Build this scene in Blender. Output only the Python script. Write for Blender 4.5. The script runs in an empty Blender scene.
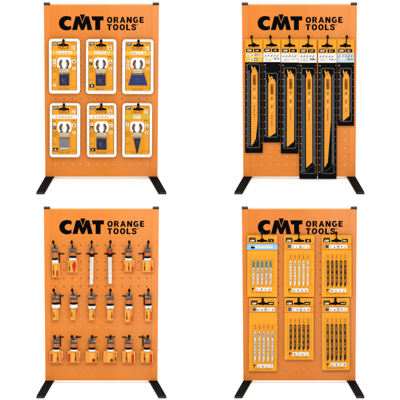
import bpy, math, random
from mathutils import Vector
from mathutils.geometry import tessellate_polygon

S = 0.003                      # one design unit = 3 mm
TH = math.radians(15.0)        # the camera looks down by this much
CO, SI, TA = math.cos(TH), math.sin(TH), math.tan(TH)
HF = 2.5 * S / CO              # height of the feet
CX, BASE = 101.4, 176.5        # middle and lower edge of a board in its own drawing
rng = random.Random(7)

sc = bpy.context.scene
col = sc.collection

# ------------------------------------------------------------------ materials
K = 1.85                       # how bright the studio light is

def lin(c):
    c = c / 255.0
    return c / 12.92 if c <= 0.04045 else ((c + 0.055) / 1.055) ** 2.4

def mat(name, rgb, rough=0.45, spec=0.25, var=0.06, scale=60.0, metal=0.0, coat=0.0, stretch=(1, 1, 1), bump=0.0, k=None):
    m = bpy.data.materials.new(name)
    m.use_nodes = True
    nt = m.node_tree
    b = nt.nodes['Principled BSDF']
    base = [min(0.86, lin(c) / (k or K)) for c in rgb]
    b.inputs['Roughness'].default_value = rough
    b.inputs['Specular IOR Level'].default_value = spec
    b.inputs['Metallic'].default_value = metal
    b.inputs['Coat Weight'].default_value = coat
    b.inputs['Coat Roughness'].default_value = 0.12
    tc = nt.nodes.new('ShaderNodeTexCoord')
    mp = nt.nodes.new('ShaderNodeMapping')
    mp.inputs['Scale'].default_value = stretch
    nz = nt.nodes.new('ShaderNodeTexNoise')
    nz.inputs['Scale'].default_value = scale
    nz.inputs['Detail'].default_value = 4.0
    rp = nt.nodes.new('ShaderNodeMapRange')
    rp.inputs['From Min'].default_value = 0.25
    rp.inputs['From Max'].default_value = 0.75
    rp.inputs['To Min'].default_value = 1.0 - var
    rp.inputs['To Max'].default_value = 1.0 + var
    mx = nt.nodes.new('ShaderNodeVectorMath')
    mx.operation = 'SCALE'
    mx.inputs[0].default_value = base
    L = nt.links.new
    L(tc.outputs['Object'], mp.inputs['Vector'])
    L(mp.outputs['Vector'], nz.inputs['Vector'])
    L(nz.outputs['Fac'], rp.inputs['Value'])
    L(rp.outputs['Result'], mx.inputs['Scale'])
    L(mx.outputs['Vector'], b.inputs['Base Color'])
    if bump:
        bp = nt.nodes.new('ShaderNodeBump')
        bp.inputs['Strength'].default_value = bump
        bp.inputs['Distance'].default_value = 0.001
        L(nz.outputs['Fac'], bp.inputs['Height'])
        L(bp.outputs['Normal'], b.inputs['Normal'])
    return m

def clear(name, tint, amount, rough=0.06, body=0.0, bodycol=(200, 200, 200)):
    m = bpy.data.materials.new(name)
    m.use_nodes = True
    nt = m.node_tree
    nt.nodes.remove(nt.nodes['Principled BSDF'])
    out = nt.nodes['Material Output']
    tr = nt.nodes.new('ShaderNodeBsdfTransparent')
    tr.inputs['Color'].default_value = (*tint, 1)
    gl = nt.nodes.new('ShaderNodeBsdfGlossy')
    gl.inputs['Roughness'].default_value = rough
    fr = nt.nodes.new('ShaderNodeLayerWeight')
    fr.inputs['Blend'].default_value = amount
    nz = nt.nodes.new('ShaderNodeTexNoise')
    nz.inputs['Scale'].default_value = 90.0
    bp = nt.nodes.new('ShaderNodeBump')
    bp.inputs['Strength'].default_value = 0.25
    bp.inputs['Distance'].default_value = 0.001
    tc = nt.nodes.new('ShaderNodeTexCoord')
    L = nt.links.new
    L(tc.outputs['Object'], nz.inputs['Vector'])
    L(nz.outputs['Fac'], bp.inputs['Height'])
    L(bp.outputs['Normal'], gl.inputs['Normal'])
    a = nt.nodes.new('ShaderNodeMixShader')
    L(fr.outputs['Fresnel'], a.inputs['Fac'])
    L(tr.outputs['BSDF'], a.inputs[1])
    L(gl.outputs['BSDF'], a.inputs[2])
    last = a
    if body:
        df = nt.nodes.new('ShaderNodeBsdfDiffuse')
        df.inputs['Color'].default_value = (*[lin(c) / K for c in bodycol], 1)
        b2 = nt.nodes.new('ShaderNodeMixShader')
        b2.inputs['Fac'].default_value = body
        L(a.outputs['Shader'], b2.inputs[1])
        L(df.outputs['BSDF'], b2.inputs[2])
        last = b2
    L(last.outputs['Shader'], out.inputs['Surface'])
    return m

M = {}

def banded_sheen(name, rgb_a, rgb_sheen):  # bands in the orange, plus a peach sheen painted towards top and right
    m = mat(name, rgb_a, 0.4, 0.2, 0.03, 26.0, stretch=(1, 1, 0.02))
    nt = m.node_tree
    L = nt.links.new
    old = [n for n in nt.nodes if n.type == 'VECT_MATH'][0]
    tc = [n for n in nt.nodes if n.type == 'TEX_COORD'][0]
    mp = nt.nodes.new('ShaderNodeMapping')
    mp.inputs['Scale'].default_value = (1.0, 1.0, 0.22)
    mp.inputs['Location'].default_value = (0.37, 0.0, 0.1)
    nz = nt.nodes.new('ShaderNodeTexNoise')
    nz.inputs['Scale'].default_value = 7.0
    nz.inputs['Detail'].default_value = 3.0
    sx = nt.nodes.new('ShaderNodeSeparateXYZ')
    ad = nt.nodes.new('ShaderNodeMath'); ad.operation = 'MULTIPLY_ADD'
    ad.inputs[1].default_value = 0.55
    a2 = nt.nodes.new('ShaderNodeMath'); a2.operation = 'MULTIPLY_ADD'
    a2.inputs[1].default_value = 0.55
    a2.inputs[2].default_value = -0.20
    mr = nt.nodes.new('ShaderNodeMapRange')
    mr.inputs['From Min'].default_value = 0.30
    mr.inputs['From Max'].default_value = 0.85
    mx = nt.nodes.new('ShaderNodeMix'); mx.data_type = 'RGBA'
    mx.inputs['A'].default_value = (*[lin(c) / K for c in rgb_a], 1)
    mx.inputs['B'].default_value = (*[lin(c) / K for c in rgb_sheen], 1)
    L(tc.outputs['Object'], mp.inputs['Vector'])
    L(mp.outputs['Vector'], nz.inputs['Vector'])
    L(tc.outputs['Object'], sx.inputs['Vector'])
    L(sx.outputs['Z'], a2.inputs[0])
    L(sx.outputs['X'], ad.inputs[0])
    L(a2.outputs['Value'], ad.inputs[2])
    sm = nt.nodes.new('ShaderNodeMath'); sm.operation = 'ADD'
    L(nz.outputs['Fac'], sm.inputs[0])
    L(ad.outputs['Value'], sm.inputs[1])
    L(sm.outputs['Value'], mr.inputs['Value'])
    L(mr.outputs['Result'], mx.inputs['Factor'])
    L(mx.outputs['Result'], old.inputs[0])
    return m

M['floor'] = mat('white_seamless', (255, 255, 255), 0.6, 0.1, 0.004, 3.0, k=1.12)
M['board'] = banded_sheen('orange_lacquered_board', (238, 135, 36), (241, 150, 76))
M['board_deep'] = banded_sheen('deep_orange_lacquered_board', (230, 128, 38), (234, 148, 82))
M['post_deep'] = banded_sheen('deep_orange_lacquered_post', (232, 132, 46), (236, 152, 92))
M['post'] = banded_sheen('orange_lacquered_post', (240, 139, 46), (243, 155, 86))
M['edge'] = mat('lit_orange_edge', (250, 196, 140), 0.5, 0.2, 0.03)  # overhead light on the top fold, put into its colour
M['holeshade'] = mat('brown_hole_shade', (222, 192, 168), 0.8, 0.1, k=1.25)  # tone that makes the upper holes look shaded
M['holepale'] = mat('pale_hole_backing', (255, 246, 238), 0.8, 0.1, k=1.12)
M['black'] = mat('black_plastic', (10, 8, 8), 0.5, 0.06, 0.25, 90)
M['steelblack'] = mat('black_powder_coated_steel', (17, 15, 16), 0.6, 0.01, 0.25, 120, bump=0.15)
M['footendlit'] = mat('lit_black_foot_end', (52, 50, 52), 0.5, 0.08, 0.1)  # lit front of the black foot, put into a lighter colour
M['cap'] = mat('dark_cap', (50, 38, 30), 0.5, 0.12, 0.1)
M['ink'] = mat('black_ink', (4, 3, 3), 0.6, 0.02, 0.1)
M['brownink'] = mat('brown_ink', (120, 66, 12), 0.55, 0.1, 0.2, 300)
M['darkink'] = mat('dark_brown_ink', (62, 34, 12), 0.55, 0.1, 0.2, 300)
M['greyink'] = mat('grey_ink', (120, 120, 124), 0.55, 0.1, 0.15, 300)
M['greyline'] = mat('grey_line', (92, 94, 100), 0.5, 0.1, 0.15, 200)
M['whiteink'] = mat('white_ink', (248, 246, 240), 0.5, 0.1, 0.02)
M['oxide'] = mat('brown_amber_print', (206, 124, 16), 0.5, 0.1, 0.12, 200)
M['orangeink'] = mat('orange_ink', (236, 150, 40), 0.5, 0.1, 0.05)
M['shell'] = mat('white_plastic_shell', (252, 250, 243), 0.25, 0.4, 0.02, 30, k=1.5)
M['halo'] = mat('bright_white_print', (255, 252, 244), 0.4, 0.2, 0.02, k=1.2)
M['cream'] = mat('cream_print', (250, 242, 224), 0.45, 0.15, 0.05)
M['shelledge'] = mat('grey_plastic_edge', (188, 180, 168), 0.3, 0.4, 0.1)
M['card'] = mat('amber_printed_card', (250, 166, 24), 0.4, 0.2, 0.03, 40)
M['cardlow'] = mat('deep_amber_printed_card', (244, 150, 20), 0.4, 0.2, 0.03, 40)
M['cardpale'] = mat('amber_print_lighter', (252, 174, 40), 0.4, 0.2, 0.03)
M['strip'] = mat('light_amber_print', (255, 196, 52), 0.4, 0.2, 0.03)
M['white'] = mat('white_print', (250, 248, 242), 0.45, 0.15, 0.02)
M['skyblue'] = mat('pale_blue_print', (150, 205, 240), 0.45, 0.15, 0.04)
M['iceblue'] = mat('ice_blue_print', (196, 222, 234), 0.45, 0.15, 0.04)
M['greenprint'] = mat('yellow_green_print', (206, 200, 36), 0.45, 0.15, 0.08)
M['navy'] = mat('navy_coated_steel', (24, 27, 70), 0.26, 0.4, 0.28, 110, metal=0.45, stretch=(6, 1, 1))
M['blue'] = mat('blue_coated_steel', (36, 50, 116), 0.26, 0.4, 0.22, 110, metal=0.45, stretch=(6, 1, 1))
M['steel'] = mat('brushed_steel', (140, 132, 134), 0.4, 0.5, 0.14, 120, metal=0.35, stretch=(1, 1, 8))
M['beige'] = mat('beige_steel_shank', (232, 216, 178), 0.4, 0.3, 0.12, 150)
M['brownband'] = mat('dark_brown_band', (84, 58, 40), 0.4, 0.3, 0.25, 200)
M['etch'] = mat('etched_mark', (112, 116, 170), 0.5, 0.2, 0.1)
M['gunmetal'] = mat('dark_gunmetal', (66, 50, 44), 0.3, 0.5, 0.5, 130, metal=0.4)
M['paleedge'] = mat('pale_steel_edge', (206, 192, 176), 0.3, 0.4, 0.1)
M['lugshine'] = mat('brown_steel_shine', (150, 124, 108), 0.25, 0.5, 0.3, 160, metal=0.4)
M['packblack'] = mat('black_printed_card', (5, 5, 6), 0.5, 0.04, 0.3, 50)
M['bladeamber'] = mat('amber_painted_blade', (250, 164, 30), 0.35, 0.3, 0.05, 60, stretch=(1, 1, 0.2))
M['ridge'] = mat('smoky_plastic_ridge', (76, 80, 86), 0.25, 0.4, 0.35, 120)
M['teal'] = mat('teal_blade_paint', (86, 156, 164), 0.4, 0.25, 0.1, 200)
M['ivory'] = mat('ivory_blade_paint', (244, 230, 204), 0.4, 0.25, 0.05, 100)
M['silverwhite'] = mat('pale_grey_blade', (224, 222, 218), 0.4, 0.3, 0.07, 100)
M['bladeblack'] = mat('black_oxide_blade', (22, 15, 10), 0.4, 0.2, 0.3, 150)
M['red'] = mat('red_lacquer', (218, 34, 12), 0.3, 0.2, 0.12, 120)
M['darkred'] = mat('dark_red_lacquer', (160, 26, 12), 0.3, 0.2, 0.15, 120)
M['amber'] = mat('amber_plastic_case', (244, 149, 30), 0.22, 0.3, 0.14, 45, coat=0.08, stretch=(1, 1, 0.3))
M['ambershine'] = mat('amber_plastic_painted_shine', (251, 176, 46), 0.22, 0.3, 0.10, 60, coat=0.08, stretch=(1, 1, 0.3))
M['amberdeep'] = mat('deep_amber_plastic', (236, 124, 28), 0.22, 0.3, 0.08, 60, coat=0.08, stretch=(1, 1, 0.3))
M['amberrimshine'] = mat('pale_amber_rim_and_shine', (253, 184, 72), 0.22, 0.3, 0.06, 40, coat=0.1)
M['neck'] = mat('orange_translucent_neck', (212, 104, 18), 0.22, 0.3, 0.35, 120, coat=0.15)
M['neckdark'] = mat('dark_orange_streak', (150, 66, 14), 0.25, 0.3, 0.3, 150)
M['necklight'] = mat('light_orange_streak', (244, 160, 60), 0.25, 0.3, 0.2, 150)
M['smoke'] = mat('mottled_grey_clip', (122, 88, 66), 0.25, 0.5, 0.7, 170, coat=0.25)
M['smokedark'] = mat('dark_grey_clip', (44, 33, 28), 0.25, 0.4, 0.5, 130, coat=0.1)
M['tube'] = mat('milky_white_tube', (244, 238, 228), 0.2, 0.4, 0.03, 60, coat=0.4)
M['blister'] = clear('clear_blister_plastic', (0.985, 0.98, 0.97), 0.045, 0.04)
M['blisterthin'] = clear('thin_clear_film', (0.985, 0.98, 0.97), 0.03, 0.08)

# ------------------------------------------------------------------ mesh collecting
class MB:
    """Collects shapes in drawing units around an origin (ox, oy); depth d grows towards the viewer."""
    def __init__(self, ox, oy):
        self.ox, self.oy = ox, oy
        self.v, self.f, self.mi, self.ms, self.sm = [], [], [], [], []
    def mid(self, m):
        if m not in self.ms:
            self.ms.append(m)
        return self.ms.index(m)
    def P(self, x, y, d):
        return ((x - self.ox) * S, -d * S, (self.oy - y) * S / CO)
    def add(self, pts, faces, m, smooth=False):
        b = len(self.v)
        self.v += pts
        i = self.mid(m)
        for f in faces:
            self.f.append([b + k for k in f])
            self.mi.append(i)
            self.sm.append(smooth)
    def flat(self, loops, d, m):
        if not isinstance(loops[0][0], (tuple, list)):
            loops = [loops]
        tri = tessellate_polygon([[Vector((x, y, 0)) for x, y in lp] for lp in loops])
        pts = [self.P(x, y, d) for lp in loops for x, y in lp]
        fs = []
        for t in tri:
            a, b, c = (pts[k] for k in t)
            area = (b[0] - a[0]) * (c[2] - a[2]) - (b[2] - a[2]) * (c[0] - a[0])
            fs.append(t if area > 0 else (t[0], t[2], t[1]))
        self.add(pts, fs, m)
    def prism(self, loops, d0, d1, m, side=None):
        if not isinstance(loops[0][0], (tuple, list)):
            loops = [loops]
        self.flat(loops, d1, m)
        self.flat(loops, d0, m)
        for lp in loops:
            n = len(lp)
            pts = [self.P(x, y, d0) for x, y in lp] + [self.P(x, y, d1) for x, y in lp]
            self.add(pts, [(i, (i + 1) % n, n + (i + 1) % n, n + i) for i in range(n)], side or m)
    def box(self, x0, y0, x1, y1, d0, d1, m):
        self.prism([(x0, y0), (x1, y0), (x1, y1), (x0, y1)], d0, d1, m)
    def rect(self, x0, y0, x1, y1, d, m):
        self.flat([(x0, y0), (x1, y0), (x1, y1), (x0, y1)], d, m)
    def pillow(self, x0, y0, x1, y1, r, d0, d1, m, rd=0.5, n=4):
        """rounded box with rounded front edges"""
        rings = []
        steps = 4
        rings.append((0.0, d0))
        for k in range(steps + 1):
            a = math.pi / 2 * k / steps
            rings.append((rd * (1 - math.cos(a)), d1 - rd + rd * math.sin(a)))
        base = None
        lps = []
        for ins, d in rings:
            lp = rr(x0 + ins, y0 + ins, x1 - ins, y1 - ins, max(0.05, r - ins), n)
            lps.append((lp, d))
        N = len(lps[0][0])
        pts = [self.P(x, y, d) for lp, d in lps for x, y in lp]
        fs = []
        for j in range(len(lps) - 1):
            for i in range(N):
                fs.append((j * N + i, j * N + (i + 1) % N, (j + 1) * N + (i + 1) % N, (j + 1) * N + i))
        self.add(pts, fs, m, True)
        self.flat(lps[-1][0], lps[-1][1], m)
        self.flat(lps[0][0], d0, m)
    def tubes(self, path, r, m, n=8, raw=False):
        """round bar along points (x, y, d)"""
        P = [Vector(p) if raw else Vector(self.P(*p)) for p in path]
        R = r if isinstance(r, (list, tuple)) else [r] * len(P)
        pts, fs = [], []
        up = None
        for i, p in enumerate(P):
            t = (P[min(i + 1, len(P) - 1)] - P[max(i - 1, 0)]).normalized()
            if up is None:
                up = Vector((1, 0, 0)) if abs(t.x) < 0.9 else Vector((0, 0, 1))
            a = (up - t * up.dot(t)).normalized()
            up = a
            b = t.cross(a)
            for k in range(n):
                w = 2 * math.pi * k / n
                pts.append(tuple(p + (a * math.cos(w) + b * math.sin(w)) * R[i] * S))
        for i in range(len(P) - 1):
            for k in range(n):
                fs.append((i * n + k, i * n + (k + 1) % n, (i + 1) * n + (k + 1) % n, (i + 1) * n + k))
        fs.append(tuple(range(n)))
        fs.append(tuple((len(P) - 1) * n + k for k in reversed(range(n))))
        self.add(pts, fs, m, True)
    def lathe(self, x, d, prof, m, n=16, sq=1.0):
        """prof: (radius, y) along a vertical axis at x, depth d; sq squeezes the depth"""
        pts, fs = [], []
        for r, y in prof:
            for k in range(n):
                w = 2 * math.pi * k / n
                pts.append(self.P(x + r * math.cos(w), y, d + r * sq * math.sin(w)))
        for i in range(len(prof) - 1):
            for k in range(n):
                fs.append((i * n + k, i * n + (k + 1) % n, (i + 1) * n + (k + 1) % n, (i + 1) * n + k))
        fs.append(tuple(range(n)))
        fs.append(tuple((len(prof) - 1) * n + k for k in reversed(range(n))))
        self.add(pts, fs, m, True)
    def ball(self, x, y, d, rx, ry, m, n=14):
        prof = [(max(0.02, rx * math.sin(math.pi * k / 8)), y - ry * math.cos(math.pi * k / 8)) for k in range(9)]
        self.lathe(x, d, prof, m, n)
    def build(self, name, parent=None, bevel=0.0):
        me = bpy.data.meshes.new(name)
        me.from_pydata(self.v, [], self.f)
        for k in self.ms:
            me.materials.append(M[k])
        me.polygons.foreach_set('material_index', self.mi)
        me.polygons.foreach_set('use_smooth', self.sm)
        me.update()
        o = bpy.data.objects.new(name, me)
        col.objects.link(o)
        if parent:
            o.parent = parent
        if bevel:
            b = o.modifiers.new('Bevel', 'BEVEL')
            b.width = bevel * S
            b.segments = 2
            b.limit_method = 'ANGLE'
        return o

def rr(x0, y0, x1, y1, r, n=5):
    r = min(r, (x1 - x0) / 2, (y1 - y0) / 2)
    p = []
    for cx, cy, a0 in ((x1 - r, y0 + r, -90), (x1 - r, y1 - r, 0), (x0 + r, y1 - r, 90), (x0 + r, y0 + r, 180)):
        for k in range(n + 1):
            a = math.radians(a0 + 90 * k / n)
            p.append((cx + r * math.cos(a), cy + r * math.sin(a)))
    return p

def circ(x, y, r, n=16, ry=None):
    return [(x + r * math.cos(2 * math.pi * k / n), y + (ry or r) * math.sin(2 * math.pi * k / n)) for k in range(n)]

def rev(l):
    return list(reversed(l))

# ------------------------------------------------------------------ lettering
def stroke(path, t, dense=6):
    pts = []
    n = len(path)
    for i in range(n - 1):
        p0 = path[max(i - 1, 0)]; p1 = path[i]; p2 = path[i + 1]; p3 = path[min(i + 2, n - 1)]
        for k in range(dense):
            u = k / dense
            q = []
            for c in (0, 1):
                q.append(0.5 * (2 * p1[c] + (p2[c] - p0[c]) * u + (2 * p0[c] - 5 * p1[c] + 4 * p2[c] - p3[c]) * u * u
                                + (-p0[c] + 3 * p1[c] - 3 * p2[c] + p3[c]) * u ** 3))
            pts.append(tuple(q))
    pts.append(path[-1])
    a, b = [], []
    for i, p in enumerate(pts):
        q0 = pts[max(i - 1, 0)]; q1 = pts[min(i + 1, len(pts) - 1)]
        dx, dy = q1[0] - q0[0], q1[1] - q0[1]
        l = math.hypot(dx, dy) or 1
        a.append((p[0] - dy / l * t / 2, p[1] + dx / l * t / 2))
        b.append((p[0] + dy / l * t / 2, p[1] - dx / l * t / 2))
    return a + rev(b)

def sup(cx, cy, rx, ry, e=2.3, n=28, a0=0, a1=360):
    o = []
    m = n if a1 - a0 >= 360 else n + 1
    for k in range(m):
        a = math.radians(a0 + (a1 - a0) * k / n)
        c, s = math.cos(a), math.sin(a)
        o.append((cx + rx * math.copysign(abs(c) ** (2 / e), c), cy + ry * math.copysign(abs(s) ** (2 / e), s)))
    return o

T_, H_ = 0.285, 0.215
GLYPH = {   # width, loops in a box of height 1 (y down)
    'O': (0.90, [sup(.45, .5, .45, .51), rev(sup(.45, .5, .175, .29))]),
    'T': (0.80, [[(0, 0), (.8, 0), (.8, H_), (.545, H_), (.545, 1), (.255, 1), (.255, H_), (0, H_)]]),
    'L': (0.68, [[(0, 0), (T_, 0), (T_, 1 - H_), (.68, 1 - H_), (.68, 1), (0, 1)]]),
    'E': (0.72, [[(0, 0), (.70, 0), (.70, H_), (T_, H_), (T_, .40), (.65, .40), (.65, .59), (T_, .59), (T_, 1 - H_), (.72, 1 - H_), (.72, 1), (0, 1)]]),
    'N': (0.86, [[(0, 0), (.29, 0), (.59, .53), (.59, 0), (.86, 0), (.86, 1), (.57, 1), (.27, .47), (.27, 1), (0, 1)]]),
    'A': (0.95, [[(.345, 0), (.605, 0), (.95, 1), (.685, 1), (.625, .79), (.325, .79), (.265, 1), (0, 1)], [(.475, .30), (.395, .58), (.555, .58)]]),
    'R': (0.84, [[(0, 0), (.50, 0), (.66, .035), (.76, .13), (.79, .28), (.75, .44), (.63, .55), (.84, 1), (.56, 1), (.39, .60), (T_, .60), (T_, 1), (0, 1)],
                 [(T_, .19), (T_, .42), (.46, .42), (.53, .375), (.55, .305), (.53, .235), (.46, .19)]]),
    'G': (0.90, [sup(.45, .5, .45, .51, a0=-38, a1=-300, n=24) + [(.70, .94), (.86, .84), (.86, .45), (.46, .45), (.46, .62), (.64, .62), (.64, .76)]
                 + sup(.45, .5, .175, .29, a0=-296, a1=-45, n=20)]),
    'S': (0.80, [stroke([(.735, .27), (.66, .145), (.42, .095), (.19, .15), (.125, .28), (.22, .41), (.42, .48), (.62, .56), (.68, .71), (.60, .855), (.38, .905), (.15, .85), (.06, .70)], .225)]),
}

def word(mb, txt, x, y, h, gap, d, m):
    for c in txt:
        w, loops = GLYPH[c]
        mb.flat([[(x + px * h, y + py * h) for px, py in lp] for lp in loops], d, m)
        x += w * h + gap
    return x

# big emblem letters in the drawing of the board (x 59..103.5, y 14.3..30.2)
C_OUT = sup(66.6, 23.15, 7.7, 7.2, 2.1, 26, a0=-54, a1=-306)
C_IN = sup(68.3, 23.15, 4.0, 3.3, 2.0, 18, a0=-306, a1=-54)
EMBLEM = [
    C_OUT + [(71.1, 25.4)] + [p for p in C_IN if p[0] < 70.6] + [(71.1, 20.9)],
    [(72.1, 30.0), (75.6, 16.3), (79.7, 16.3), (82.45, 23.9), (85.2, 16.3), (88.9, 16.3), (92.4, 30.0), (87.5, 30.0), (86.4, 23.6), (84.0, 30.0), (80.9, 30.0), (78.5, 23.6), (77.1, 30.0)],
    [(79.9, 14.4), (85.0, 14.4), (82.45, 22.2)],
    [(91.4, 16.3), (103.5, 16.3), (103.5, 20.4), (100.2, 20.4), (100.2, 30.0), (95.2, 30.0), (95.2, 20.4), (92.4, 20.4)],
]

SMALL = [EMBLEM[0], [(72.1, 30.0), (74.8, 15.2), (79.4, 15.2), (82.45, 22.4), (85.5, 15.2), (90.0, 15.2), (92.4, 30.0), (87.7, 30.0), (86.6, 22.6), (83.9, 29.2), (81.0, 29.2), (78.3, 22.6), (76.9, 30.0)], EMBLEM[3]]

def emblem(mb, x, y, w, d, m, turn=False, h=None):
    """the three bold letters, w wide (or tall when turned to read upwards)"""
    k = w / 44.6
    for lp in (EMBLEM if w > 20 else SMALL):
        q = [((px - 59.0) * k, (py - 14.4) * k * ((h or w * .352) / (w * .352))) for px, py in lp]
        if turn:
            q = [(x + b, y - a) for a, b in q]
        else:
            q = [(x + a, y + b) for a, b in q]
        mb.flat(q, d, m)

def scribble(mb, x0, y0, x1, h, d, m, fill=0.9, cw=0.42):
    """a line of print too small to read: irregular upright strokes in word-length runs"""
    x = x0
    while x < x1 - cw:
        if rng.random() > fill:
            x += cw * 1.6
            continue
        t = rng.choice((0, 0, 0.25, 0.3)) * h
        b = rng.choice((0, 0, 0.15)) * h
        w = cw * rng.uniform(0.6, 1.0)
        mb.rect(x, y0 + t, min(x + w, x1), y0 + h - b, d, m)
        if rng.random() < 0.5:
            mb.rect(x + w, y0 + h * .40, min(x + w + cw * .35, x1), y0 + h * .68, d, m)
        x += cw * 1.38

def vscribble(mb, x, y0, y1, w, d, m, fill=0.85, cw=0.5):
    y = y0
    while y < y1 - cw:
        if rng.random() < fill:
            a = rng.choice((0, 0, .2)) * w
            mb.rect(x + a, y, x + w - rng.choice((0, 0, .2)) * w, y + cw * rng.uniform(.6, 1), d, m)
        y += cw * 1.4

def icon(mb, x, y, w, h, d, dark='darkink', light='white', bright=False):
    mb.flat(rr(x, y, x + w, y + h, 0.35, 2), d, 'cream' if light == 'white' and not bright else light)
    e = d + 0.04
    scribble(mb, x + w * .12, y + h * .84, x + w * .9, h * .11, e, 'greyink' if light != 'greyink' else 'cream', .9, .22)
    k = rng.randrange(4)
    if k == 0:
        mb.rect(x + w * .2, y + h * .55, x + w * .8, y + h * .75, e, dark)
        mb.rect(x + w * .35, y + h * .25, x + w * .5, y + h * .55, e, dark)
    elif k == 1:
        mb.flat([(x + w * .2, y + h * .8), (x + w * .5, y + h * .2), (x + w * .62, y + h * .3), (x + w * .4, y + h * .8)], e, dark)
    elif k == 2:
        mb.flat(circ(x + w * .5, y + h * .5, min(w, h) * .26, 8), e, dark)
    else:
        mb.rect(x + w * .2, y + h * .25, x + w * .8, y + h * .38, e, dark)
        mb.rect(x + w * .2, y + h * .6, x + w * .62, y + h * .73, e, dark)

def euro_slot(mb, cx, cy, w, h, d, m='ink'):
    """the dark hanging slot: a bar with a rounded bump in its middle"""
    p = [(cx - w / 2, cy + h * .15), (cx - w / 2 + .4, cy - h * .25), (cx - w * .22, cy - h * .3), (cx - w * .12, cy - h * .75), (cx, cy - h * .95),
         (cx + w * .12, cy - h * .75), (cx + w * .22, cy - h * .3), (cx + w / 2 - .4, cy - h * .25), (cx + w / 2, cy + h * .15),
         (cx + w / 2 - .4, cy + h * .5), (cx + w * .15, cy + h * .5), (cx, cy + h * .7), (cx - w * .15, cy + h * .5), (cx - w / 2 + .4, cy + h * .5)]
    mb.flat(p, d, m)

# ------------------------------------------------------------------ things
def row_y(py):
    return ((200 - py) * S - HF * CO) / SI

def thing(name, label, cat, loc, group=None, tilt=0.0):
    o = bpy.data.objects.new(name, None)
    o.empty_display_size = 0.02
    col.objects.link(o)
    o.location = loc
    if tilt:
        o.rotation_euler = (0, math.radians(rng.uniform(-tilt, tilt)), 0)
    o['label'] = label
    o['category'] = cat
    if group:
        o['group'] = group
    return o

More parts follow.
